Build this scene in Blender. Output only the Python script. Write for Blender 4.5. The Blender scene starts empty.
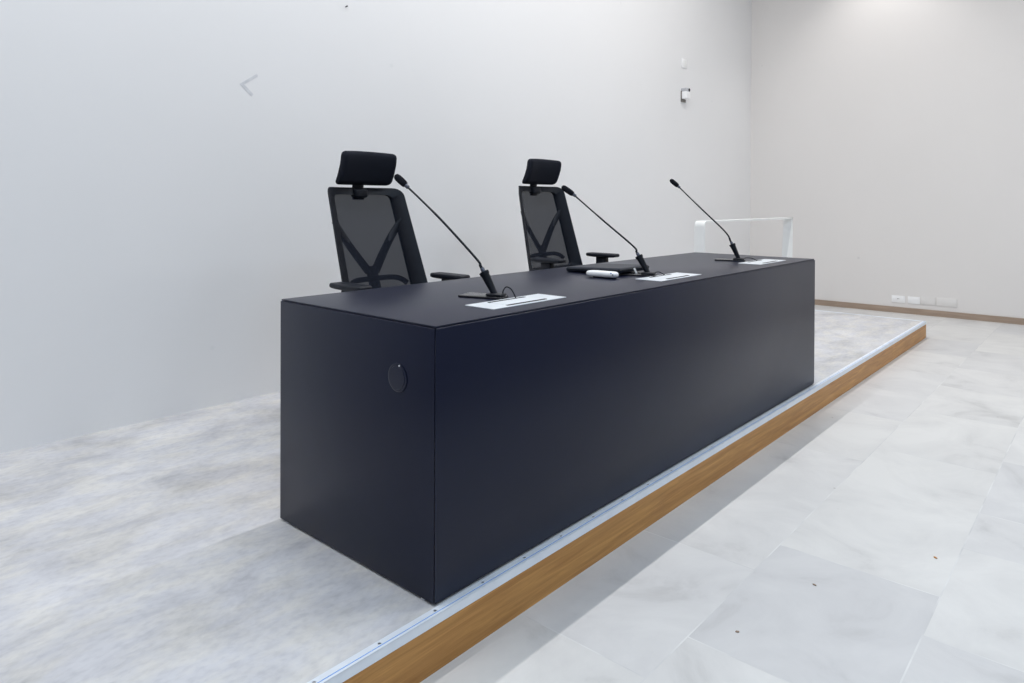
import bpy, bmesh, math, random
from mathutils import Vector, Matrix
random.seed(7)
S = bpy.context.scene
COL = S.collection
PI = math.pi

# ------------------------------------------------------------------ materials
def mat(name, color, rough=0.5, metal=0.0, spec=0.5, build=None, coat=0.0):
    m = bpy.data.materials.new(name); m.use_nodes = True
    b = m.node_tree.nodes['Principled BSDF']
    b.inputs['Base Color'].default_value = (*color, 1)
    b.inputs['Roughness'].default_value = rough
    b.inputs['Metallic'].default_value = metal
    b.inputs['Specular IOR Level'].default_value = spec
    b.inputs['Coat Weight'].default_value = coat
    if build: build(m.node_tree, b)
    return m

def N(nt, typ, **kw):
    n = nt.nodes.new(typ)
    for k, v in kw.items():
        if k in n.bl_rna.properties: setattr(n, k, v)
        else: n.inputs[k.replace('_', ' ')].default_value = v
    return n

def coords(nt, scale=(1, 1, 1), loc=(0, 0, 0)):
    t = N(nt, 'ShaderNodeTexCoord'); mp = N(nt, 'ShaderNodeMapping')
    mp.inputs['Scale'].default_value = scale; mp.inputs['Location'].default_value = loc
    nt.links.new(t.outputs['Object'], mp.inputs['Vector'])
    return mp.outputs['Vector']

def ramp(nt, fac, stops):
    r = N(nt, 'ShaderNodeValToRGB'); e = r.color_ramp.elements
    e[0].position, e[0].color = stops[0][0], (*stops[0][1], 1)
    e[1].position, e[1].color = stops[-1][0], (*stops[-1][1], 1)
    for p, c in stops[1:-1]:
        x = e.new(p); x.color = (*c, 1)
    nt.links.new(fac, r.inputs['Fac'])
    return r.outputs['Color']

def mixc(nt, a, b, fac, mode='MIX'):
    x = N(nt, 'ShaderNodeMix', data_type='RGBA', blend_type=mode)
    for sock, v in ((x.inputs[0], fac), (x.inputs[6], a), (x.inputs[7], b)):
        if hasattr(v, 'links'): nt.links.new(v, sock)
        else: sock.default_value = v
    return x.outputs[2]

def bump(nt, b, h, strength, dist=0.002):
    bp = N(nt, 'ShaderNodeBump'); bp.inputs['Strength'].default_value = strength
    bp.inputs['Distance'].default_value = dist
    nt.links.new(h, bp.inputs['Height']); nt.links.new(bp.outputs['Normal'], b.inputs['Normal'])

def paint(base, speck):
    def f(nt, b):
        v = coords(nt)
        n = N(nt, 'ShaderNodeTexNoise', Scale=1.3, Detail=4.0); nt.links.new(v, n.inputs['Vector'])
        c = ramp(nt, n.outputs['Fac'], [(0.3, tuple(x * 0.985 for x in base)), (0.7, base)])
        # sparse little knocks and stains on the plaster
        vo = N(nt, 'ShaderNodeTexVoronoi', Scale=2.1); nt.links.new(v, vo.inputs['Vector'])
        k = ramp(nt, vo.outputs['Distance'], [(0.018, (1, 1, 1)), (0.04, (0, 0, 0))])
        c = mixc(nt, c, (*speck, 1), k)
        nt.links.new(c, b.inputs['Base Color'])
        n2 = N(nt, 'ShaderNodeTexNoise', Scale=160.0, Detail=2.0); nt.links.new(v, n2.inputs['Vector'])
        bump(nt, b, n2.outputs['Fac'], 0.06)
    return f

def vinyl(nt, b):
    v = coords(nt, (1.0, 1.6, 1))
    n = N(nt, 'ShaderNodeTexNoise', Scale=2.6, Detail=9.0, Roughness=0.68, Distortion=0.5)
    nt.links.new(v, n.inputs['Vector'])
    c = ramp(nt, n.outputs['Fac'], [(0.31, (0.50, 0.495, 0.49)), (0.44, (0.63, 0.62, 0.61)), (0.52, (0.69, 0.68, 0.668)), (0.68, (0.78, 0.77, 0.757))])
    n2 = N(nt, 'ShaderNodeTexNoise', Scale=5.5, Detail=6.0, Roughness=0.6)
    nt.links.new(coords(nt, (1, 1.8, 1), (3.1, 1.7, 0)), n2.inputs['Vector'])
    k = ramp(nt, n2.outputs['Fac'], [(0.42, (0.89, 0.905, 0.96)), (0.62, (1, 0.995, 0.98))])
    c = mixc(nt, c, k, 1.0, 'MULTIPLY')
    n3 = N(nt, 'ShaderNodeTexNoise', Scale=34.0, Detail=4.0); nt.links.new(v, n3.inputs['Vector'])
    k3 = ramp(nt, n3.outputs['Fac'], [(0.33, (0.90, 0.90, 0.91)), (0.55, (1, 1, 1))])
    c = mixc(nt, c, k3, 1.0, 'MULTIPLY')
    nt.links.new(c, b.inputs['Base Color'])
    bump(nt, b, n3.outputs['Fac'], 0.04)

def stone(nt, b):
    v = coords(nt)
    at = N(nt, 'ShaderNodeAttribute', attribute_name='tile_shade')
    sh = N(nt, 'ShaderNodeVectorMath', operation='SCALE'); sh.inputs[0].default_value = (13.0, 7.0, 3.0)
    nt.links.new(at.outputs['Fac'], sh.inputs['Scale'])
    ad = N(nt, 'ShaderNodeVectorMath', operation='ADD')
    nt.links.new(v, ad.inputs[0]); nt.links.new(sh.outputs[0], ad.inputs[1])
    n = N(nt, 'ShaderNodeTexNoise', Scale=2.4, Detail=8.0, Roughness=0.62, Distortion=0.7)
    nt.links.new(ad.outputs[0], n.inputs['Vector'])
    c = ramp(nt, n.outputs['Fac'], [(0.27, (0.52, 0.515, 0.51)), (0.42, (0.65, 0.645, 0.64)), (0.62, (0.72, 0.715, 0.705))])
    k = ramp(nt, at.outputs['Fac'], [(0.0, (0.89, 0.895, 0.91)), (0.55, (0.985, 0.985, 0.985)), (1.0, (1.0, 1.0, 0.99))])
    c = mixc(nt, c, k, 1.0, 'MULTIPLY')
    vo = N(nt, 'ShaderNodeTexVoronoi', Scale=4.5); nt.links.new(v, vo.inputs['Vector'])
    ks = ramp(nt, vo.outputs['Distance'], [(0.012, (1, 1, 1)), (0.03, (0, 0, 0))])
    c = mixc(nt, c, (0.42, 0.40, 0.38, 1), ks)
    nt.links.new(c, b.inputs['Base Color'])
    bump(nt, b, n.outputs['Fac'], 0.05)

def wood(dark, light, scale=(1.2, 26, 26)):
    def f(nt, b):
        v = coords(nt, scale)
        n = N(nt, 'ShaderNodeTexNoise', Scale=2.2, Detail=7.0, Roughness=0.62, Distortion=0.9)
        nt.links.new(v, n.inputs['Vector'])
        c = ramp(nt, n.outputs['Fac'], [(0.28, dark), (0.52, tuple((a + d) / 2 for a, d in zip(dark, light))), (0.72, light)])
        nt.links.new(c, b.inputs['Base Color'])
        bump(nt, b, n.outputs['Fac'], 0.08)
    return f

def fabric(c1, c2, sc=420.0):
    def f(nt, b):
        v = coords(nt)
        n = N(nt, 'ShaderNodeTexNoise', Scale=sc, Detail=2.0); nt.links.new(v, n.inputs['Vector'])
        nt.links.new(ramp(nt, n.outputs['Fac'], [(0.35, c1), (0.65, c2)]), b.inputs['Base Color'])
        bump(nt, b, n.outputs['Fac'], 0.15)
    return f

def faint(c1, c2, sc=3.0, det=4.0):
    def f(nt, b):
        v = coords(nt)
        n = N(nt, 'ShaderNodeTexNoise', Scale=sc, Detail=det); nt.links.new(v, n.inputs['Vector'])
        nt.links.new(ramp(nt, n.outputs['Fac'], [(0.35, c1), (0.65, c2)]), b.inputs['Base Color'])
    return f

def weave(nt, b):
    # open knitted mesh: threads with tiny holes
    v = coords(nt)
    w1 = N(nt, 'ShaderNodeTexWave', Scale=110.0, wave_type='BANDS', bands_direction='X')
    w2 = N(nt, 'ShaderNodeTexWave', Scale=110.0, wave_type='BANDS', bands_direction='Z')
    nt.links.new(v, w1.inputs['Vector']); nt.links.new(v, w2.inputs['Vector'])
    mx = N(nt, 'ShaderNodeMath', operation='MAXIMUM')
    nt.links.new(w1.outputs['Fac'], mx.inputs[0]); nt.links.new(w2.outputs['Fac'], mx.inputs[1])
    mr = N(nt, 'ShaderNodeMapRange'); mr.inputs['From Min'].default_value = 0.2; mr.inputs['From Max'].default_value = 0.9
    mr.inputs['To Min'].default_value = 0.87; mr.inputs['To Max'].default_value = 0.92
    nt.links.new(mx.outputs[0], mr.inputs['Value'])
    nt.links.new(mr.outputs[0], b.inputs['Alpha'])

M = {}
M['wall_white'] = mat('wall_white', (0.80, 0.81, 0.82), 0.75, spec=0.25, build=paint((0.84, 0.84, 0.845), (0.79, 0.795, 0.80)))
M['wall_warm'] = mat('wall_warm', (0.78, 0.76, 0.74), 0.75, spec=0.25, build=paint((0.79, 0.77, 0.755), (0.70, 0.685, 0.675)))
M['hall_grey'] = mat('hall_grey', (0.25, 0.25, 0.26), 0.8, spec=0.2, build=faint((0.24, 0.24, 0.25), (0.27, 0.27, 0.28)))
M['ceiling'] = mat('ceiling_white', (0.82, 0.82, 0.82), 0.8, spec=0.2, build=faint((0.81, 0.81, 0.81), (0.83, 0.83, 0.83)))
M['vinyl'] = mat('concrete_vinyl', (0.5, 0.5, 0.5), 0.48, spec=0.35, build=vinyl)
M['stone'] = mat('stone_tile', (0.7, 0.7, 0.7), 0.42, spec=0.35, build=stone)
M['grout'] = mat('grout', (0.74, 0.74, 0.73), 0.7, build=faint((0.58, 0.58, 0.58), (0.76, 0.76, 0.75), 6))
M['oak'] = mat('oak', (0.5, 0.3, 0.13), 0.45, spec=0.35, build=wood((0.38, 0.17, 0.043), (0.66, 0.345, 0.105)))
M['oak_pale'] = mat('oak_pale', (0.4, 0.3, 0.22), 0.5, build=wood((0.30, 0.225, 0.17), (0.44, 0.34, 0.265), (20, 1.1, 20)))
M['alu'] = mat('aluminium', (0.80, 0.84, 0.90), 0.4, 0.1, build=faint((0.80, 0.85, 0.92), (0.86, 0.91, 0.97), 12))
M['blue_line'] = mat('blue_line', (0.16, 0.36, 0.80), 0.4, build=faint((0.14, 0.33, 0.76), (0.18, 0.40, 0.85), 12))
M['alu_white'] = mat('white_anodised', (0.86, 0.89, 0.92), 0.38, 0.15, build=faint((0.70, 0.735, 0.775), (0.76, 0.795, 0.83), 20))
M['desk'] = mat('desk_laminate', (0.012, 0.015, 0.028), 0.36, spec=0.30, build=faint((0.0058, 0.0085, 0.026), (0.0064, 0.0094, 0.028), 2.5))
M['desk_edge'] = mat('desk_groove', (0.006, 0.007, 0.012), 0.5, build=faint((0.005, 0.006, 0.01), (0.008, 0.009, 0.014), 9))
M['plastic'] = mat('black_plastic', (0.006, 0.008, 0.016), 0.5, spec=0.3, build=faint((0.006, 0.008, 0.0145), (0.0075, 0.0100, 0.0175), 30))
M['fabric'] = mat('black_fabric', (0.012, 0.014, 0.022), 0.9, spec=0.2, build=fabric((0.009, 0.011, 0.017), (0.016, 0.018, 0.028)))
M['mesh'] = mat('mesh_fabric', (0.006, 0.009, 0.018), 0.85, spec=0.2, build=weave)
M['mic'] = mat('mic_black', (0.006, 0.008, 0.013), 0.45, spec=0.35, build=faint((0.0055, 0.007, 0.012), (0.007, 0.009, 0.015), 60))
M['mic_plate'] = mat('mic_plate', (0.02, 0.02, 0.024), 0.24, spec=0.55, build=faint((0.018, 0.018, 0.022), (0.022, 0.022, 0.027), 60))
M['mic_metal'] = mat('mic_dark_metal', (0.10, 0.11, 0.14), 0.35, 0.8, build=faint((0.09, 0.10, 0.13), (0.12, 0.13, 0.16), 60))
M['foam'] = mat('foam_black', (0.010, 0.011, 0.016), 0.95, spec=0.1, build=fabric((0.007, 0.008, 0.012), (0.014, 0.015, 0.02), 900))
M['steel'] = mat('steel', (0.62, 0.64, 0.68), 0.28, 1.0, build=faint((0.58, 0.6, 0.64), (0.66, 0.68, 0.72), 40))
M['white_paint'] = mat('white_lacquer', (0.86, 0.87, 0.86), 0.4, build=faint((0.84, 0.85, 0.84), (0.88, 0.89, 0.88), 4))
M['white_plastic'] = mat('white_plastic', (0.86, 0.87, 0.89), 0.3, build=faint((0.92, 0.925, 0.935), (0.95, 0.955, 0.96), 15))
M['cream_plastic'] = mat('cream_plastic', (0.74, 0.73, 0.71), 0.45, build=faint((0.77, 0.755, 0.74), (0.79, 0.775, 0.76), 15))
M['grey_plastic'] = mat('grey_plastic', (0.50, 0.51, 0.54), 0.4, build=faint((0.47, 0.48, 0.51), (0.53, 0.54, 0.57), 15))
M['dark_hole'] = mat('dark_gap', (0.01, 0.01, 0.012), 0.8, build=faint((0.008, 0.008, 0.01), (0.013, 0.013, 0.015), 50))
M['sleeve'] = mat('sleeve_black', (0.012, 0.016, 0.028), 0.5, spec=0.35, build=fabric((0.009, 0.013, 0.024), (0.014, 0.019, 0.033), 300))
M['blue_led'] = mat('blue_button', (0.08, 0.25, 0.6), 0.3, build=faint((0.07, 0.22, 0.55), (0.09, 0.28, 0.65), 90))
M['mark_grey'] = mat('scuff_grey', (0.66, 0.67, 0.7), 0.8, build=faint((0.62, 0.63, 0.66), (0.74, 0.75, 0.77), 30))
M['bracket'] = mat('bracket_grey', (0.2, 0.19, 0.18), 0.6, build=faint((0.18, 0.17, 0.16), (0.23, 0.22, 0.2), 30))
M['chip_brown'] = mat('chip_brown', (0.20, 0.13, 0.09), 0.8, build=faint((0.24, 0.17, 0.12), (0.36, 0.27, 0.2), 200))
M['chip_orange'] = mat('chip_orange', (0.55, 0.25, 0.06), 0.8, build=faint((0.48, 0.2, 0.05), (0.62, 0.3, 0.08), 200))

# ------------------------------------------------------------------ mesh helpers
def new(): return bmesh.new()

def bx(bm, x0, x1, y0, y1, z0, z1, bev=0.0, seg=2):
    t = bmesh.new(); bmesh.ops.create_cube(t, size=1)
    for v in t.verts:
        v.co = Vector(((x0 + x1) / 2 + v.co.x * (x1 - x0), (y0 + y1) / 2 + v.co.y * (y1 - y0), (z0 + z1) / 2 + v.co.z * (z1 - z0)))
    if bev: bmesh.ops.bevel(t, geom=t.edges[:], offset=bev, segments=seg, profile=0.5, affect='EDGES')
    join(bm, t)

def join(bm, t, mtx=None):
    if mtx is not None: bmesh.ops.transform(t, matrix=mtx, verts=t.verts[:])
    me = bpy.data.meshes.new('tmp'); t.to_mesh(me); t.free(); bm.from_mesh(me); bpy.data.meshes.remove(me)

def frames(pts):
    out = []; up = Vector((0, 0, 1)); prev = None
    for i, p in enumerate(pts):
        a = pts[max(0, i - 1)]; b = pts[min(len(pts) - 1, i + 1)]
        t = (b - a).normalized()
        if prev is None:
            ref = up if abs(t.z) < 0.9 else Vector((1, 0, 0))
            n = t.cross(ref).normalized()
        else:
            n = (prev - t * prev.dot(t)).normalized()
        prev = n; out.append((p, t, n, t.cross(n)))
    return out

def tube(bm, pts, rads, seg=12, flat=(1, 1), cap=True):
    pts = [Vector(p) for p in pts]
    if not hasattr(rads, '__len__'): rads = [rads] * len(pts)
    rings = []
    for (p, t, n, b), r in zip(frames(pts), rads):
        rings.append([bm.verts.new(p + n * math.cos(2 * PI * k / seg) * r * flat[0] + b * math.sin(2 * PI * k / seg) * r * flat[1]) for k in range(seg)])
    for i in range(len(rings) - 1):
        for k in range(seg):
            bm.faces.new((rings[i][k], rings[i][(k + 1) % seg], rings[i + 1][(k + 1) % seg], rings[i + 1][k]))
    if cap:
        bm.faces.new(rings[0][::-1]); bm.faces.new(rings[-1])

def smooth_path(pts, n=8):
    pts = [Vector(p) for p in pts]; P = [pts[0]] + pts + [pts[-1]]; out = []
    for i in range(1, len(P) - 2):
        a, b, c, d = P[i - 1:i + 3]
        for k in range(n):
            t = k / n
            out.append(0.5 * ((2 * b) + (c - a) * t + (2 * a - 5 * b + 4 * c - d) * t * t + (3 * b - a - 3 * c + d) * t ** 3))
    out.append(pts[-1]); return out

def obj(name, bm, m, parent=None, loc=None, smooth=True, angle=35):
    bmesh.ops.recalc_face_normals(bm, faces=bm.faces[:])
    me = bpy.data.meshes.new(name); bm.to_mesh(me); bm.free()
    if smooth:
        for p in me.polygons: p.use_smooth = True
        try: me.set_sharp_from_angle(angle=math.radians(angle))
        except Exception: pass
    me.materials.append(M[m] if isinstance(m, str) else m)
    o = bpy.data.objects.new(name, me); COL.objects.link(o)
    if parent: o.parent = parent
    if loc is not None: o.location = loc
    return o

def tag(o, label, cat, group=None, kind=None):
    if label: o['label'] = label
    if cat: o['category'] = cat
    if group: o['group'] = group
    if kind: o['kind'] = kind
    return o

def thing(name, label, cat, loc=(0, 0, 0), rz=0.0, group=None):
    o = bpy.data.objects.new(name, None); COL.objects.link(o); o.empty_display_size = 0.1
    o.location = loc; o.rotation_euler = (0, 0, rz)
    return tag(o, label, cat, group)

def struct(name, bm, m, label=None, parent=None, smooth=False):
    o = obj(name, bm, m, parent, smooth=smooth)
    if not parent:
        o['kind'] = 'structure'
    if label: o['label'] = label
    return o

def rounded_box(sx, sy, sz, r, seg=4, cuts=(6, 0, 6)):
    t = bmesh.new(); bmesh.ops.create_cube(t, size=1)
    for v in t.verts: v.co = Vector((v.co.x * sx, v.co.y * sy, v.co.z * sz))
    bmesh.ops.bevel(t, geom=t.edges[:], offset=r, segments=seg, profile=0.5, affect='EDGES')
    for ax, n in enumerate(cuts):
        s = (sx, sy, sz)[ax]; no = Vector((0, 0, 0)); no[ax] = 1
        for k in range(1, n):
            co = Vector((0, 0, 0)); co[ax] = -s / 2 + s * k / n
            bmesh.ops.bisect_plane(t, geom=t.verts[:] + t.edges[:] + t.faces[:], plane_co=co, plane_no=no)
    return t

# ------------------------------------------------------------------ dimensions (metres; origin = desk corner nearest the camera, z=0 = platform top)
L, D, H = 3.016, 0.76, 0.74
WY, WX = 2.19, 7.40
PX, PY, PH = 5.974, -0.032, 0.146
XL, YF, CZ = -4.2, -6.5, 4.40

# ------------------------------------------------------------------ the room
bm = new(); bx(bm, XL - 0.1, WX + 0.1, WY, WY + 0.1, -PH - 0.1, CZ + 0.1); struct('wall_back', bm, 'wall_white', 'white painted wall behind the desk')
bm = new(); bx(bm, WX, WX + 0.1, YF - 0.1, WY, -PH - 0.1, CZ + 0.1); struct('wall_right', bm, 'wall_warm', 'warm white end wall at the far right')
bm = new(); bx(bm, XL - 0.1, XL, YF - 0.1, WY, -PH - 0.1, CZ + 0.1); struct('wall_left', bm, 'hall_grey')
bm = new(); bx(bm, XL, WX, YF - 0.1, YF, -PH - 0.1, CZ + 0.1); struct('wall_front', bm, 'hall_grey')
bm = new(); bx(bm, XL, WX, YF, WY, CZ, CZ + 0.1); struct('ceiling', bm, 'ceiling')

# stone floor: rows of tiles of uneven length with pale joints
fl = new(); shade = fl.faces.layers.float.new('tile_shade_f')
rows = [0.53, 0.04, -0.449, -0.942, -1.435]
while rows[-1] > YF: rows.append(rows[-1] - 0.493)
while rows[0] < WY: rows.insert(0, rows[0] + 0.493)
fixed = {(0.04, -0.449): ([1.018, 2.31, 3.10, 3.76], {1.018: 0.62, 2.31: 0.9, 3.10: 0.35, 0.3: 0.75}),
         (-0.449, -0.942): ([-0.15, 0.545, 1.245, 2.55, 3.40, 4.13, 4.8], {0.545: 0.12, 1.245: 0.97, 2.55: 0.95, 3.40: 0.8, -0.15: 0.8, 4.13: 0.55}),
         (-0.942, -1.435): ([0.30, 0.99, 1.65, 2.02, 2.75], {0.30: 0.35, 0.99: 0.93, 1.65: 0.45, 2.02: 0.2, 2.75: 0.6})}
grout_faces, tiles = [], []
J = 0.0022
for a, b in zip(rows[:-1], rows[1:]):
    xs, sh = fixed.get((a, b), ([random.uniform(-0.3, 0.5)], {}))
    xs = list(xs)
    while xs[0] > XL: xs.insert(0, xs[0] - random.choice([0.7, 0.8, 0.95, 1.1]))
    while xs[-1] < WX: xs.append(xs[-1] + random.choice([0.7, 0.8, 0.95, 1.1]))
    for x0, x1 in zip(xs[:-1], xs[1:]):
        X0, X1 = max(x0, XL), min(x1, WX); Y1, Y0 = min(a, WY), max(b, YF)
        if X1 - X0 < 0.02 or Y1 - Y0 < 0.02: continue
        vs = [fl.verts.new((x, y, -PH)) for x, y in ((X0 + J, Y0 + J), (X1 - J, Y0 + J), (X1 - J, Y1 - J), (X0 + J, Y1 - J))]
        f = fl.faces.new(vs); f.material_index = 0; tiles.append(sh.get(x0, random.random()))
nt_ = len(tiles)
vs = [fl.verts.new(c) for c in ((XL, YF, -PH - 0.0003), (WX, YF, -PH - 0.0003), (WX, WY, -PH - 0.0003), (XL, WY, -PH - 0.0003))]
f = fl.faces.new(vs); f.material_index = 1
me = bpy.data.meshes.new('floor'); fl.to_mesh(me); fl.free()
at = me.attributes.new('tile_shade', 'FLOAT', 'FACE')
for i in range(len(me.polygons)): at.data[i].value = tiles[i] if i < nt_ else 0.5
me.materials.append(M['stone']); me.materials.append(M['grout'])
floor = bpy.data.objects.new('floor', me); COL.objects.link(floor)
floor['kind'] = 'structure'; floor['label'] = 'pale grey stone tile floor in front of the platform'

# low platform
bm = new(); bx(bm, XL, PX - 0.012, PY + 0.018, WY, -PH, -0.0005)
plat = struct('floor_platform', bm, 'vinyl', 'low platform with mottled grey concrete look vinyl top')
bm = new(); bx(bm, XL, PX - 0.002, PY + 0.002, PY + 0.018, -PH, -0.022); obj('fascia', bm, 'oak', plat, smooth=False)['label'] = 'oak board along the platform front'
bm = new(); bx(bm, PX - 0.012, PX - 0.002, PY + 0.018, WY, -PH, -0.012); obj('fascia', bm, 'oak', plat, smooth=False)
bm = new()
# nosing: flange on top with a shallow groove, then the lip
bx(bm, XL, PX, -0.021, -0.004, -0.0005, 0.0022, 0.0006); bx(bm, XL, PX, PY, -0.0245, -0.0005, 0.0026, 0.0008)
bx(bm, XL, PX, PY, PY + 0.003, -0.024, 0.0018, 0.0008)
tr = obj('edge_trim', bm, 'alu', plat, smooth=False); tr['label'] = 'silver aluminium edge nosing'
bm = new(); bx(bm, XL, PX, -0.0246, -0.0209, -0.0005, 0.0014); obj('trim_line', bm, 'blue_line', tr, smooth=False)['label'] = 'thin blue line along the nosing'  # thin blue strip laid along the groove
bm = new(); bx(bm, PX - 0.02, PX, PY + 0.003, WY, -0.0005, 0.0022, 0.0006); bx(bm, PX - 0.002, PX, PY + 0.003, WY, -0.014, 0.0016)
obj('edge_trim', bm, 'alu', plat, smooth=False)
scr = None
for k in range(33):
    x = -0.373 + 0.181 * k
    if x > PX - 0.1: break
    bm = new(); tube(bm, [(0, 0, 0.0018), (0, 0, 0.0027), (0, 0, 0.0032)], [0.0042, 0.0042, 0.0028], 12)
    if scr is None:
        scr = obj('screw', bm, 'steel', tr, (x, -0.0155, 0))
    else:
        bm.free(); c = scr.copy(); COL.objects.link(c); c.parent = tr; c.location = (x, -0.0155, 0)

bm = new(); bx(bm, WX - 0.014, WX, YF, WY, -PH, -PH + 0.064, 0.001); struct('baseboard_right', bm, 'oak_pale', 'low wooden baseboard along the end wall')
bm = new(); bx(bm, PX, WX - 0.014, WY - 0.014, WY, -PH, -PH + 0.064, 0.001); struct('baseboard_back', bm, 'oak_pale')

# ------------------------------------------------------------------ desk
desk = thing('conference_desk', 'long dark anthracite box-shaped speakers desk standing on the platform', 'desk', (L / 2, D / 2, 0))
T, G = 0.028, 0.0022
def dpart(name, *b, m='desk', bev=0.0016):
    bm = new(); bx(bm, *b, bev=bev)
    bmesh.ops.translate(bm, vec=(-L / 2, -D / 2, 0), verts=bm.verts[:])
    return obj(name, bm, m, desk, smooth=True, angle=50)
def dprism(name, poly, z0, z1, bev=0.0022):
    bm = new(); a = [bm.verts.new((x - L / 2, y - D / 2, z0)) for x, y in poly]; b = [bm.verts.new((x - L / 2, y - D / 2, z1)) for x, y in poly]
    n = len(poly); bm.faces.new(a[::-1]); bm.faces.new(b)
    for k in range(n): bm.faces.new((a[k], a[(k + 1) % n], b[(k + 1) % n], b[k]))
    bmesh.ops.bevel(bm, geom=bm.edges[:], offset=bev, segments=2, profile=0.5, affect='EDGES')
    return obj(name, bm, 'desk', desk, smooth=True, angle=50)
HP = H - 0.0062
dpart('desktop', 0.0042, L - 0.0042, 0.0042, D, H - 0.0055, H, bev=0.0012)
dprism('front_panel', [(0.001, 0), (L - 0.001, 0), (L - T - 0.001, T), (T + 0.001, T)], 0.006, HP)
dprism('side_panel', [(0, 0.001), (T, T + 0.001), (T, D), (0, D)], 0.006, HP)
dprism('side_panel', [(L, 0.001), (L, D), (L - T, D), (L - T, T + 0.001)], 0.006, HP)
dpart('top_rail', T, L - T, T + 0.001, D - 0.02, H - 0.04, H - 0.0056, m='desk_edge')
dpart('divider', L / 2 - 0.014, L / 2 + 0.014, T + 0.002, D - 0.12, 0.006, H - 0.041)
dpart('shelf', T, L / 2 - 0.015, T + 0.002, D - 0.2, 0.42, 0.44); dpart('shelf', L / 2 + 0.015, L - T, T + 0.002, D - 0.2, 0.42, 0.44)
for gx, gy in ((0.014, 0.05), (0.014, D - 0.035), (L - 0.014, 0.05), (L - 0.014, D - 0.035), (L / 2, 0.014), (L / 2, D - 0.2)):
    bm = new(); tube(bm, [(gx - L / 2, gy - D / 2, 0), (gx - L / 2, gy - D / 2, 0.0062)], 0.012, 14); obj('glide', bm, 'grey_plastic', desk)
# round cable cap on the end panel
bm = new()
tube(bm, [(0.002, 0, 0), (-0.0025, 0, 0), (-0.0035, 0, 0), (-0.0036, 0, 0)], [0.040, 0.040, 0.038, 0.034], 40)
cap = obj('cable_cap', bm, 'desk', desk, (-L / 2, 0.150 - D / 2, 0.581)); cap['label'] = 'round dark cable cap on the end panel'
bm = new(); tube(bm, [(-0.0034, 0, 0), (-0.0052, 0, 0), (-0.0054, 0, 0)], [0.033, 0.032, 0.029], 40); obj('cap_lid', bm, 'desk', cap)
bm = new(); tube(bm, [(-0.0034, -0.010, 0.0345), (-0.006, -0.010, 0.0345)], [0.0024, 0.0018], 10); obj('finger_notch', bm, 'white_plastic', cap)

# ------------------------------------------------------------------ cable hatches set into the desktop
def hatch(x, label):
    r = thing('cable_hatch', label, 'cable hatch', (x, 0.143, H), group='cable hatches in the desktop')
    W, Dp = 0.368, 0.124
    bm = new(); bx(bm, -W / 2, W / 2, -Dp / 2, Dp / 2, -0.0005, 0.0022, 0.0008); obj('hatch_plate', bm, 'alu_white', r, smooth=False)
    bm = new(); bx(bm, -0.096, 0.088, -0.036, 0.033, 0.0020, 0.0030, 0.0005); obj('hatch_flap', bm, 'alu_white', r, smooth=False)
    for ya, xa, xb in ((0.0395, -0.098, 0.084), (-0.0425, -0.102, 0.096)):
        bm = new(); bx(bm, xa, xb, ya - 0.0055, ya + 0.0055, 0.0015, 0.0036, 0.0005); obj('brush_strip', bm, 'dark_hole', r, smooth=False)
hatch(0.499, 'silver cable hatch beside the microphone nearest the camera')
hatch(1.524, 'silver cable hatch in front of the middle microphone and black sleeve')
hatch(2.583, 'silver cable hatch at the far end of the desktop')

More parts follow.
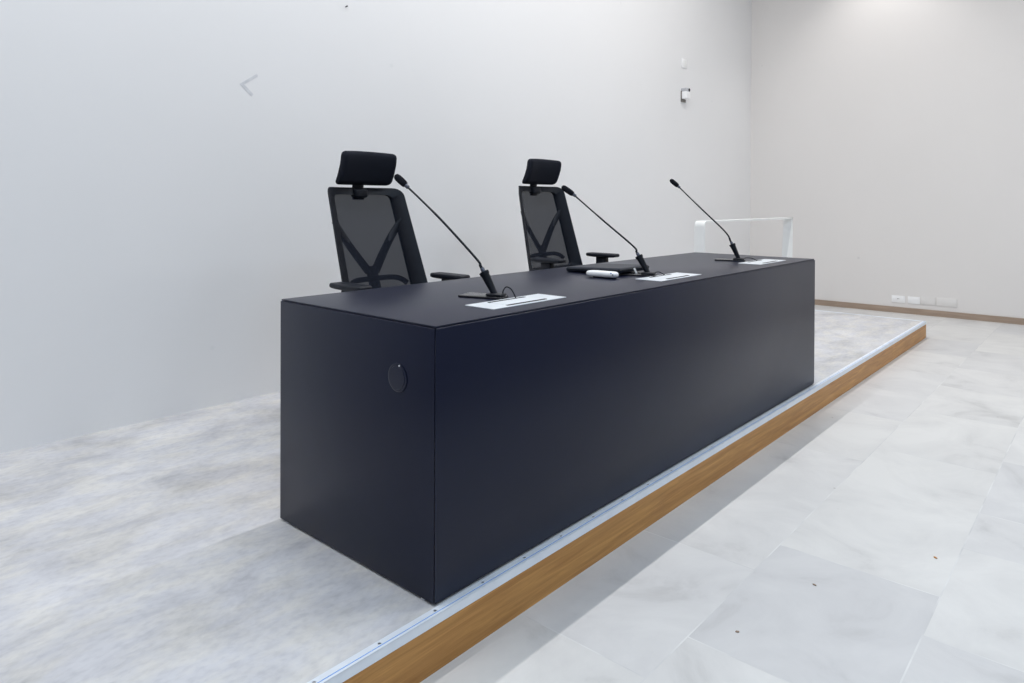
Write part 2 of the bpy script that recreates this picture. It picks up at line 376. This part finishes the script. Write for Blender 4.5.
# ------------------------------------------------------------------ microphones
def mic(base, pts, yaw, label, cable_to):
    """base = foot of the stem holder on the desk; pts = (distance along lean, height) of the stem up to the capsule."""
    r = thing('gooseneck_microphone', label, 'microphone', (base[0], base[1], H), yaw, 'gooseneck microphones on the desk')
    bm = new()
    def wedge(poly, z0, z1, bev):
        t = bmesh.new(); lo = [t.verts.new((x, y, z0)) for x, y in poly]; hi = [t.verts.new((x, y, z1)) for x, y in poly]; n = len(poly)
        t.faces.new(lo[::-1]); t.faces.new(hi)
        for k in range(n): t.faces.new((lo[k], lo[(k + 1) % n], hi[(k + 1) % n], hi[k]))
        bmesh.ops.bevel(t, geom=t.edges[:], offset=bev, segments=2, profile=0.5, affect='EDGES'); return t
    join(bm, wedge([(-0.041, -0.034), (0.024, -0.034), (0.056, 0.128), (-0.041, 0.128)], 0.0, 0.0075, 0.0022))
    bp = obj('base_plate', bm, 'mic_plate', r, angle=40)
    bm = new(); join(bm, wedge([(-0.030, -0.030), (0.021, -0.030), (0.027, 0.030), (-0.030, 0.030)], 0.0072, 0.017, 0.006)); obj('plate_boss', bm, 'mic', bp)
    P = [Vector((0, a, z - H)) for a, z in pts]
    foot, top = P[0], P[1]
    ax = (top - foot).normalized(); ln = (top - foot).length
    bm = new()
    tube(bm, [foot + ax * 0.010, foot + ax * 0.022, foot + ax * ln * 0.86, foot + ax * ln * 0.9, foot + ax * ln * 0.985, foot + ax * ln],
         [0.0105, 0.0112, 0.0148, 0.0172, 0.0172, 0.013], 18)
    obj('stem_holder', bm, 'mic', r)
    bm = new(); tube(bm, [foot + ax * (ln - 0.002), foot + ax * (ln + 0.010), foot + ax * (ln + 0.014)], [0.0075, 0.0075, 0.006], 14)
    obj('connector', bm, 'mic_metal', r)
    stem = smooth_path([top, P[2], P[3]] + P[4:-1], 8)
    bm = new(); tube(bm, stem, [0.0052 if i < 12 else (0.0042 if i < 26 else 0.0036) for i in range(len(stem))], 10)
    obj('gooseneck', bm, 'mic', r)
    a, b = P[-2], P[-1]; d = (b - a).normalized(); ll = (b - a).length
    bm = new(); tube(bm, [a - d * 0.012, a - d * 0.008, a + d * 0.006], [0.004, 0.0075, 0.0075], 14); obj('collar', bm, 'mic_metal', r)
    prof = [(0.0, 0.0085), (0.05, 0.0125), (0.2, 0.0148), (0.5, 0.0155), (0.78, 0.0148), (0.92, 0.0115), (0.99, 0.005)]
    bm = new(); tube(bm, [a + d * (0.004 + (ll + 0.006) * s) for s, _ in prof], [q * 0.88 for _, q in prof], 18); obj('windscreen', bm, 'foam', r)
    # cable to the hatch (given in world, brought to the stand's axes)
    ca, sa = math.cos(-yaw), math.sin(-yaw)
    def loc(p): x, y = p[0] - base[0], p[1] - base[1]; return Vector((x * ca - y * sa, x * sa + y * ca, p[2] - H))
    bm = new(); tube(bm, smooth_path([loc(p) for p in cable_to], 8), 0.0024, 8); obj('cable', bm, 'mic', r)

YW = math.radians(17.5)
mic((0.513, 0.250), [(0.0, 0.740), (0.050, 0.828), (0.062, 0.847), (0.079, 0.872), (0.224, 1.009), (0.361, 1.124), (0.402, 1.157)], YW,
    'black gooseneck microphone nearest the camera, in front of the left chair',
    [(0.520, 0.228, 0.750), (0.520, 0.226, 0.766), (0.525, 0.217, 0.779), (0.533, 0.203, 0.773), (0.537, 0.192, 0.756), (0.538, 0.185, 0.743)])
mic((1.503, 0.235), [(-0.002, 0.743), (0.046, 0.829), (0.055, 0.845), (0.071, 0.871), (0.213, 0.986), (0.352, 1.101), (0.404, 1.136)], YW,
    'black gooseneck microphone in the middle, beside the black sleeve',
    [(1.515, 0.215, 0.750), (1.530, 0.212, 0.756), (1.548, 0.204, 0.755), (1.556, 0.184, 0.743)])
mic((2.55, 0.265), [(-0.003, 0.743), (0.038, 0.835), (0.046, 0.851), (0.076, 0.904), (0.210, 1.034), (0.338, 1.160), (0.379, 1.195)], YW,
    'black gooseneck microphone at the far end of the desk, with no chair behind',
    [(2.565, 0.246, 0.750), (2.580, 0.238, 0.757), (2.602, 0.215, 0.756), (2.610, 0.184, 0.743)])

# ------------------------------------------------------------------ things lying on the desk
sl = thing('laptop_sleeve', 'flat black sleeve lying on the desk by the middle microphone', 'sleeve', (1.518, 0.462, H))
bm = rounded_box(0.26, 0.30, 0.024, 0.011, 4, (8, 8, 0))
for v in bm.verts: v.co.z += 0.012 + 0.012 * (0.5 - v.co.y / 0.30) * 0.9 + 0.0005
sb = obj('sleeve_body', bm, 'sleeve', sl)
bm = new(); tube(bm, smooth_path([(-0.131, 0.13, 0.0155), (-0.131, 0.0, 0.0205), (-0.130, -0.135, 0.0255), (-0.12, -0.1505, 0.027), (0.0, -0.151, 0.027), (0.12, -0.1505, 0.027)], 6), 0.0022, 8)
obj('zipper', bm, 'plastic', sb)
bm = new(); bx(bm, -0.0045, 0.0045, -0.0012, 0.0012, -0.029, 0.0, 0.0005)
pl = obj('zipper_pull', bm, 'white_plastic', sl, (-0.022, -0.157, 0.0300)); pl.rotation_euler = (math.radians(-14), math.radians(-22), math.radians(-40)); pl['label'] = 'white pull tag'

er = thing('wireless_presenter', 'white elongated rounded device lying in front of the black sleeve', 'device', (1.284, 0.336, H), math.radians(4))
bm = rounded_box(0.046, 0.148, 0.026, 0.012, 5, (0, 6, 0))
for v in bm.verts:
    k = 1 - 0.25 * (v.co.y / 0.074) ** 4 if v.co.y > 0 else 1 - 0.12 * (v.co.y / 0.074) ** 4
    v.co.x *= k; v.co.z = 0.018 + v.co.z * (k if v.co.z > 0 else 1)
obj('device_body', bm, 'white_plastic', er)
bm = rounded_box(0.034, 0.10, 0.008, 0.003, 2, (0, 0, 0)); obj('device_foot', bm, 'plastic', er, (0, -0.012, 0.004))
bm = new(); bx(bm, -0.0235, -0.0215, -0.058, -0.053, 0.024, 0.028, 0.0004); obj('button', bm, 'blue_led', er)
bm = new(); bx(bm, -0.0232, -0.0212, -0.066, -0.060, 0.017, 0.021, 0.0004); obj('port', bm, 'dark_hole', er)

# ------------------------------------------------------------------ chairs
ZT, ZB = 1.136, 0.56          # back frame top and bottom
KT, KW = 0.3, 0.055
def hw(z): return 0.227 + (ZT - z) * KW             # half width of the back
def yb(x, z):                                        # the curved back surface
    u = min(1.2, abs(x) / hw(z))
    return 0.345 - (ZT - z) * KT - 0.066 * u ** 3.6

def rr_contour(ins_s, ins_t, ins_b, rad, ks=10, kc=6):
    zt, zb = ZT - ins_t, ZB + ins_b; ib = ins_s * 1.2
    c = [(-(hw(zb) - ib), zb), ((hw(zb) - ib), zb), ((hw(zt) - ins_s), zt), (-(hw(zt) - ins_s), zt)]
    out = []
    for i in range(4):
        p = Vector(c[i]); a = Vector(c[i - 1]); b = Vector(c[(i + 1) % 4])
        d1 = (a - p).normalized(); d2 = (b - p).normalized()
        p1 = p + d1 * rad; p2 = p + d2 * rad
        for k in range(kc + 1):
            t = k / kc
            out.append((1 - t) ** 2 * p1 + 2 * t * (1 - t) * p + t * t * p2)
        nb = b + (p - b).normalized() * rad
        for k in range(1, ks): out.append(p2.lerp(nb, k / ks))
    return out

def chair(x, y, lift, arm_sep, yaw, recline, flare, label):
    global KT, KW
    KT, KW = recline, flare
    r = thing('office_chair', label, 'chair', (x, y, 0), yaw, 'mesh office chairs behind the desk')
    def up(o): o.location.z += lift; return o
    # back frame
    bm = new(); A = rr_contour(0, 0, 0, 0.045); B = rr_contour(0.052, 0.036, 0.05, 0.03)
    n = len(A); lp = []
    for C, dy in ((A, 0.002), (A, 0.012), (B, 0.026), (B, 0.0)):
        lp.append([bm.verts.new((p.x, yb(p.x, p.y) + dy, p.y)) for p in C])
    for a in range(4):
        for i in range(n):
            bm.faces.new((lp[a][i], lp[a][(i + 1) % n], lp[(a + 1) % 4][(i + 1) % n], lp[(a + 1) % 4][i]))
    up(obj('back_frame', bm, 'plastic', r, angle=60))
    # mesh
    bm = new(); g = []
    nx, nz = 24, 20
    for j in range(nz + 1):
        z = ZB + 0.035 + (ZT - 0.022 - ZB - 0.035) * j / nz; row = []
        for i in range(nx + 1):
            xx = (hw(z) - 0.038) * (2 * i / nx - 1); row.append(bm.verts.new((xx, yb(xx, z) + 0.012, z)))
        g.append(row)
    for j in range(nz):
        for i in range(nx): bm.faces.new((g[j][i], g[j][i + 1], g[j + 1][i + 1], g[j + 1][i]))
    up(obj('back_mesh', bm, 'mesh', r))
    # V-shaped support behind the mesh
    bm = new()
    for s in (-1, 1):
        pts = []
        for k in range(9):
            t = k / 8; xx = s * (0.206 - 0.184 * t); z = 0.975 - 0.250 * t
            pts.append(Vector((xx, yb(xx, z) + 0.010 + 0.030 * t, z)))
        tube(bm, pts, [0.019 + 0.005 * k / 8 for k in range(9)], 12, (0.5, 1.0))
    sp = [Vector((0, yb(0, z) + 0.04, z)) for z in (0.745, 0.69, 0.62, 0.56)] + [Vector((0, 0.19, 0.50)), Vector((0, 0.165, 0.445)), Vector((0, 0.08, 0.405))]
    tube(bm, smooth_path(sp, 5), 0.026, 14, (0.75, 1.25))
    up(obj('back_support', bm, 'plastic', r))
    # lumbar bar
    bm = new(); pts = []
    for k in range(21):
        t = k / 10 - 1; xx = 0.178 * t; z = 0.672 + 0.018 - 0.034 * abs(t) ** 6
        pts.append(Vector((xx, yb(xx, z) + 0.026, z)))
    tube(bm, pts, 0.0135, 12, (0.8, 1.0)); up(obj('lumbar_bar', bm, 'plastic', r))
    # headrest
    HWd, HH = 0.322, 0.166
    t = rounded_box(HWd, 0.052, HH, 0.022, 4, (10, 0, 8))
    for v in t.verts:
        u = v.co.x / (HWd / 2); w = v.co.z / HH + 0.5
        v.co.x *= 1 + 0.02 * (1 - w)
        v.co.y += 0.283 + 0.052 * (1 - w) ** 2 - 0.026 * u * u
        v.co.z += 1.231 - 0.006 * u * u * (1 if w > 0.5 else 0)
    up(obj('headrest', t, 'fabric', r, angle=60))
    bm = new()
    pts = [Vector((0, 0.352, 1.075)), Vector((0, 0.356, 1.12)), Vector((0, 0.352, 1.165)), Vector((0, 0.336, 1.215))]
    tube(bm, smooth_path(pts, 4), 0.017, 14, (0.75, 2.0)); bx(bm, -0.040, 0.040, 0.322, 0.362, 1.085, 1.130, 0.010, 3)
    up(obj('headrest_post', bm, 'plastic', r))
    # seat
    t = rounded_box(0.50, 0.48, 0.075, 0.03, 4, (8, 8, 0))
    for v in t.verts:
        fy = -v.co.y / 0.24
        v.co.z += 0.455 + (-0.03 * max(0, fy - 0.4) ** 2) + 0.012 * (v.co.x / 0.25) ** 2
        v.co.y += -0.02
    obj('seat', t, 'fabric', r, angle=60)
    bm = new(); bx(bm, -0.10, 0.10, -0.13, 0.13, 0.355, 0.415, 0.018, 3); bx(bm, -0.24, 0.24, -0.05, 0.03, 0.398, 0.420, 0.006)
    mech = obj('seat_mechanism', bm, 'plastic', r)
    bm = new(); tube(bm, [(0.09, -0.02, 0.38), (0.2, -0.03, 0.375), (0.25, -0.03, 0.372)], [0.006, 0.006, 0.01], 10); obj('lever', bm, 'plastic', mech)
    # armrests: post with the pad on top
    for s in (-1, 1):
        xx = s * arm_sep / 2
        bm = new()
        tube(bm, smooth_path([(s * 0.20, 0.0, 0.408), (s * 0.265, 0.0, 0.412), (xx + s * 0.0, 0.0, 0.47), (xx, 0.005, 0.56)], 5), 0.022, 12, (1.2, 0.7))
        bx(bm, xx - 0.024, xx + 0.024, -0.034, 0.040, 0.54, 0.682 + lift * 0.7, 0.008, 2)
        ar = obj('armrest', bm, 'plastic', r)
        t = rounded_box(0.084, 0.228, 0.026, 0.011, 4, (0, 8, 0))
        for v in t.verts:
            v.co.x *= 1 - 0.18 * (abs(v.co.y) / 0.114) ** 4
            if v.co.z < 0: v.co.z *= 1 - 0.35 * (abs(v.co.y) / 0.114) ** 3
            v.co += Vector((xx, 0.0, 0.692 + lift * 0.7))
        obj('arm_pad', t, 'plastic', ar)
    # column and star base with castors
    bm = new(); tube(bm, [(0, 0, 0.09), (0, 0, 0.22), (0, 0, 0.221), (0, 0, 0.36)], [0.027, 0.027, 0.018, 0.018], 18); obj('gas_column', bm, 'plastic', r)
    bm = new(); tube(bm, [(0, 0, 0.075), (0, 0, 0.08), (0, 0, 0.12), (0, 0, 0.125)], [0.04, 0.046, 0.042, 0.034], 20)
    for k in range(5):
        a = 2 * PI * k / 5 + 0.5; d = Vector((math.cos(a), math.sin(a), 0))
        tube(bm, [d * 0.03 + Vector((0, 0, 0.10)), d * 0.17 + Vector((0, 0, 0.094)), d * 0.31 + Vector((0, 0, 0.078))], [0.023, 0.020, 0.015], 10, (1.1, 0.8))
    obj('star_base', bm, 'plastic', r)
    for k in range(5):
        a = 2 * PI * k / 5 + 0.5; d = Vector((math.cos(a), math.sin(a), 0)); c = d * 0.30
        bm = new(); tube(bm, [c + Vector((0, 0, 0.05)), c + Vector((0, 0, 0.082))], 0.007, 10); bx(bm, c.x - 0.012, c.x + 0.012, c.y - 0.012, c.y + 0.012, 0.030, 0.056, 0.004)
        ca = obj('castor', bm, 'plastic', r)
        ax = Vector((-d.y, d.x, 0))
        for s in (-1, 1):
            bm = new(); q = c + Vector((0, 0, 0.0262)); tube(bm, [q + ax * s * 0.011, q + ax * s * 0.013, q + ax * s * 0.024, q + ax * s * 0.027], [0.024, 0.026, 0.026, 0.021], 16); obj('wheel', bm, 'plastic', ca)
    return r

chair(0.888, 1.185, 0.0, 0.60, 0.0, 0.355, 0.052, 'black mesh-back office chair with headrest behind the nearest microphone')
chair(2.340, 1.235, 0.035, 0.585, 0.0, 0.25, 0.095, 'black mesh-back office chair with headrest behind the black sleeve and middle microphone')

# ------------------------------------------------------------------ white frame past the desk, by the corner
wf = thing('white_frame', 'white flat-bar frame like an upside-down U behind the far end of desk', 'frame', (4.65, 1.12, 0))
X0, X1, ZTp, y0, y1 = 3.80 - 4.65, 5.72 - 4.65, 0.924, -0.045, 0.040
bm = new(); rad = 0.045; th = 0.015
outer = [(X0, 0.0), (X0, ZTp - rad)] + [(X0 + rad - rad * math.cos(a), ZTp - rad + rad * math.sin(a)) for a in [PI / 2 * k / 8 for k in range(1, 9)]] + [(X1, ZTp)]
inner = [(X0 + th, 0.0), (X0 + th, ZTp - rad)] + [(X0 + rad - (rad - th) * math.cos(a), ZTp - rad + (rad - th) * math.sin(a)) for a in [PI / 2 * k / 8 for k in range(1, 9)]] + [(X1, ZTp - th)]
vv = [[bm.verts.new((p[0], yy, p[1])) for p in C] for C, yy in ((outer, y0), (inner, y0), (inner, y1), (outer, y1))]
for a in range(4):
    for i in range(len(outer) - 1):
        bm.faces.new((vv[a][i], vv[a][i + 1], vv[(a + 1) % 4][i + 1], vv[(a + 1) % 4][i]))
bm.faces.new([vv[a][0] for a in range(4)]); bm.faces.new([vv[a][-1] for a in range(4)])
obj('top_bar', bm, 'white_paint', wf)
bm = new()  # right leg: its cross section turns from a flat blade into a thicker wedge towards the floor
sec = [(ZTp - 0.0, [(X1 - 0.012, y0), (X1, y0), (X1, y1), (X1 - 0.012, y1)]), (0.0, [(X1 - 0.10, y1 - 0.004), (X1, y0), (X1, y1), (X1 - 0.10, y1)])]
rings = []
for k in range(9):
    t = k / 8; z = sec[0][0] * (1 - t); tt = min(1, t * 1.0)
    rings.append([bm.verts.new((a[0] * (1 - tt) + b[0] * tt, a[1] * (1 - tt) + b[1] * tt, z)) for a, b in zip(sec[0][1], sec[1][1])])
for i in range(8):
    for k in range(4): bm.faces.new((rings[i][k], rings[i][(k + 1) % 4], rings[i + 1][(k + 1) % 4], rings[i + 1][k]))
bm.faces.new(rings[0]); bm.faces.new(rings[-1])
obj('leg', bm, 'white_paint', wf, smooth=False)

# ------------------------------------------------------------------ on the back wall
al = thing('wall_alarm', 'small white and grey alarm box high on the back wall near the corner', 'alarm', (5.575, WY, 2.168))
bm = new(); bx(bm, -0.045, 0.05, -0.068, -0.012, 0.0, 0.078, 0.006, 3); obj('alarm_body', bm, 'white_plastic', al)
bm = new(); bx(bm, -0.038, 0.05, -0.064, 0.0, 0.078, 0.116, 0.006, 3); hd = obj('alarm_head', bm, 'grey_plastic', al); hd['label'] = 'grey upper housing'
bm = new(); tube(bm, [(0.022, -0.062, 0.098), (0.022, -0.070, 0.098), (0.022, -0.073, 0.098)], [0.016, 0.015, 0.009], 16); obj('lens', bm, 'dark_hole', hd)
bm = new(); bx(bm, -0.045, 0.05, -0.0125, 0.0, -0.03, 0.085, 0.003); obj('wall_bracket', bm, 'bracket', al)

ws = thing('wall_plate', 'small square white plate on the back wall above the alarm box', 'wall plate', (5.60, WY, 2.555))
bm = new(); bx(bm, -0.055, 0.055, -0.008, 0.0, -0.05, 0.05, 0.004, 2); obj('plate', bm, 'white_plastic', ws)
bm = new(); bx(bm, -0.035, 0.035, -0.0095, -0.007, -0.032, 0.032, 0.002); obj('cover', bm, 'white_paint', ws)

bm = new()
V = [(0.698, 1.757), (0.600, 1.690), (0.667, 1.632), (0.679, 1.643), (0.626, 1.691), (0.705, 1.744)]
fr = [bm.verts.new((x, WY - 0.0014, z)) for x, z in V]; bk = [bm.verts.new((x, WY + 0.002, z)) for x, z in V]
for q in ((0, 1, 4, 5), (1, 2, 3, 4)):
    bm.faces.new([fr[k] for k in q]); bm.faces.new([bk[k] for k in q][::-1])
for k in range(6): bm.faces.new((fr[k], fr[(k + 1) % 6], bk[(k + 1) % 6], bk[k]))
tag(obj('chevron_mark', bm, 'mark_grey', smooth=False), 'faint grey chevron pointing left on the white back wall', 'wall mark')

bm = new(); tube(bm, [(1.273, WY + 0.002, 2.242), (1.273, WY - 0.014, 2.244), (1.273, WY - 0.015, 2.244), (1.273, WY - 0.017, 2.244)], [0.003, 0.003, 0.005, 0.0045], 12)
tag(obj('nail', bm, 'dark_hole'), 'tiny dark nail in the back wall at the top of the photo', 'nail')

# ------------------------------------------------------------------ sockets low on the end wall
def outlet(yc, w, m, label, kind):
    r = thing('wall_socket' if kind else 'blank_plate', label, 'wall socket' if kind else 'cover plate', (WX, yc, 0.006), group='plates low on the end wall')
    h0, h1 = (-0.038, 0.038) if kind else (-0.038, 0.052)
    bm = new(); bx(bm, -0.009, 0.0, -w / 2, w / 2, h0, h1, 0.003, 2); obj('plate', bm, m, r)
    if kind == 2:
        for k in (-1, 0, 1):
            bm = new(); bx(bm, -0.0115, -0.008, k * 0.036 - 0.0165, k * 0.036 + 0.0165, -0.022, 0.022, 0.0015); q = obj('module', bm, m, r)
            if k == 0:
                for h in (-1, 0, 1):
                    bm = new(); tube(bm, [(-0.0112, h * 0.009, 0.004), (-0.0122, h * 0.009, 0.004)], 0.0035, 10); obj('pin_hole', bm, 'dark_hole', q)
    elif kind == 1:
        bm = new(); bx(bm, -0.0112, -0.008, -w / 2 + 0.012, w / 2 - 0.012, -0.024, 0.024, 0.0015); obj('module', bm, m, r)
    else:
        bm = new(); bx(bm, -0.0102, -0.008, -w / 2 + 0.006, w / 2 - 0.006, h0 + 0.006, h1 - 0.006, 0.0015); obj('blank_cover', bm, m, r)
outlet(0.503, 0.132, 'white_plastic', 'white socket plate with dark pin holes, first from the platform corner', 2)
outlet(0.350, 0.118, 'white_plastic', 'plain bright white socket plate right of the one with pin holes', 1)
outlet(0.213, 0.138, 'cream_plastic', 'wall-coloured blank plate touching the bright white plate', 0)
outlet(0.040, 0.185, 'cream_plastic', 'wide wall-coloured blank plate, last in the row of plates', 0)

# ------------------------------------------------------------------ crumbs of rubbish on the stone floor
def chip(x, y, s, m, label):
    bm = new(); bmesh.ops.create_icosphere(bm, subdivisions=1, radius=1)
    for v in bm.verts:
        v.co = Vector((v.co.x * s * random.uniform(0.7, 1.2), v.co.y * s * 0.6 * random.uniform(0.7, 1.2), max(v.co.z, -0.5) * s * 0.35 + s * 0.175))
    o = obj('floor_crumb', bm, m, loc=(x, y, -PH)); o.rotation_euler.z = random.uniform(0, 3)
    tag(o, label, 'crumb', 'crumbs on the stone floor')
chip(1.507, -0.883, 0.0085, 'chip_orange', 'tiny orange crumb on the stone floor at the right')
chip(1.055, -0.628, 0.0075, 'chip_brown', 'tiny brown crumb on the stone floor, the farther of two on one tile')
chip(0.658, -0.545, 0.0075, 'chip_brown', 'tiny brown crumb on the stone floor, the nearer of two on one tile')

# ------------------------------------------------------------------ light
def spot(name, loc, target, power, size, blend, radius, color):
    l = bpy.data.lights.new(name, 'SPOT'); l.energy = power; l.spot_size = math.radians(size); l.spot_blend = blend
    l.shadow_soft_size = radius; l.color = color
    o = bpy.data.objects.new(name, l); COL.objects.link(o); o.location = loc
    d = Vector(target) - Vector(loc); o.rotation_euler = d.to_track_quat('-Z', 'Y').to_euler(); o['kind'] = 'helper'
    return o
def area(name, loc, rot, sx, sy, power, color):
    l = bpy.data.lights.new(name, 'AREA'); l.shape = 'RECTANGLE'; l.size = sx; l.size_y = sy; l.energy = power; l.color = color
    o = bpy.data.objects.new(name, l); COL.objects.link(o); o.location = loc; o.rotation_euler = rot; o['kind'] = 'helper'
    return o
for x, pw, col in ((4.75, 23, (1.0, 0.965, 0.93)), (2.90, 29, (0.99, 0.965, 0.945)), (1.05, 27, (0.98, 0.965, 0.95)), (-0.85, 27, (0.98, 0.965, 0.95)), (-2.75, 25, (0.98, 0.965, 0.95))):
    area('linear_ceiling_light', (x, 0.72, CZ - 0.02), (0, 0, 0), 1.35, 0.04, pw, col)
spot('ceiling_downlight', (6.88, 0.62, CZ - 0.02), (6.88, 0.62, 0), 50, 96, 0.8, 0.035, (1.0, 0.97, 0.945))
# unseen fill lights added over the hall: cool ones near, neutral ones far
for x, col, pw in ((-2.5, (0.52, 0.75, 1.0), 30), (0.3, (0.60, 0.79, 1.0), 30), (2.8, (0.84, 0.92, 1.0), 29), (4.9, (1.0, 0.985, 0.96), 29)):
    area('hall_fill', (x, -2.2, CZ - 0.02), (0, 0, 0), 1.2, 0.6, pw, col)
    area('hall_fill', (x, -4.6, CZ - 0.02), (0, 0, 0), 1.2, 0.6, pw * 0.45, col)

W = bpy.data.worlds.new('world'); S.world = W; W.use_nodes = True
W.node_tree.nodes['Background'].inputs['Color'].default_value = (0.05, 0.05, 0.055, 1)

# ------------------------------------------------------------------ camera
f, yaw, hy = 697.67622, 0.71825, 206.32171
cx, cy, cz, pitch, roll = -1.24527, -1.35464, 1.06967, -0.00701, 0.00427
F = Vector((math.cos(yaw) * math.cos(pitch), math.sin(yaw) * math.cos(pitch), math.sin(pitch)))
R = Vector((math.sin(yaw), -math.cos(yaw), 0)); U = R.cross(F)
c_, s_ = math.cos(roll), math.sin(roll)
R, U = R * c_ + U * s_, R * -s_ + U * c_
cam = bpy.data.cameras.new('camera'); co = bpy.data.objects.new('camera', cam); COL.objects.link(co)
mw = Matrix.Identity(4)
for i in range(3): mw[i][0], mw[i][1], mw[i][2] = R[i], U[i], -F[i]
mw[0][3], mw[1][3], mw[2][3] = cx, cy, cz
co.matrix_world = mw
cam.sensor_fit = 'HORIZONTAL'; cam.sensor_width = 36; cam.lens = f / 1024 * 36
cam.shift_y = -(341.5 - hy) / 1024; cam.clip_start = 0.02
S.camera = co

S.view_settings.view_transform = 'Standard'; S.view_settings.look = 'None'
S.view_settings.gamma = 1.0; S.view_settings.use_curve_mapping = False
S.view_settings.exposure = 0.24
S.cycles.max_bounces = 10; S.cycles.diffuse_bounces = 6
S.cycles.use_denoising = True
S.cycles.sample_clamp_indirect = 6
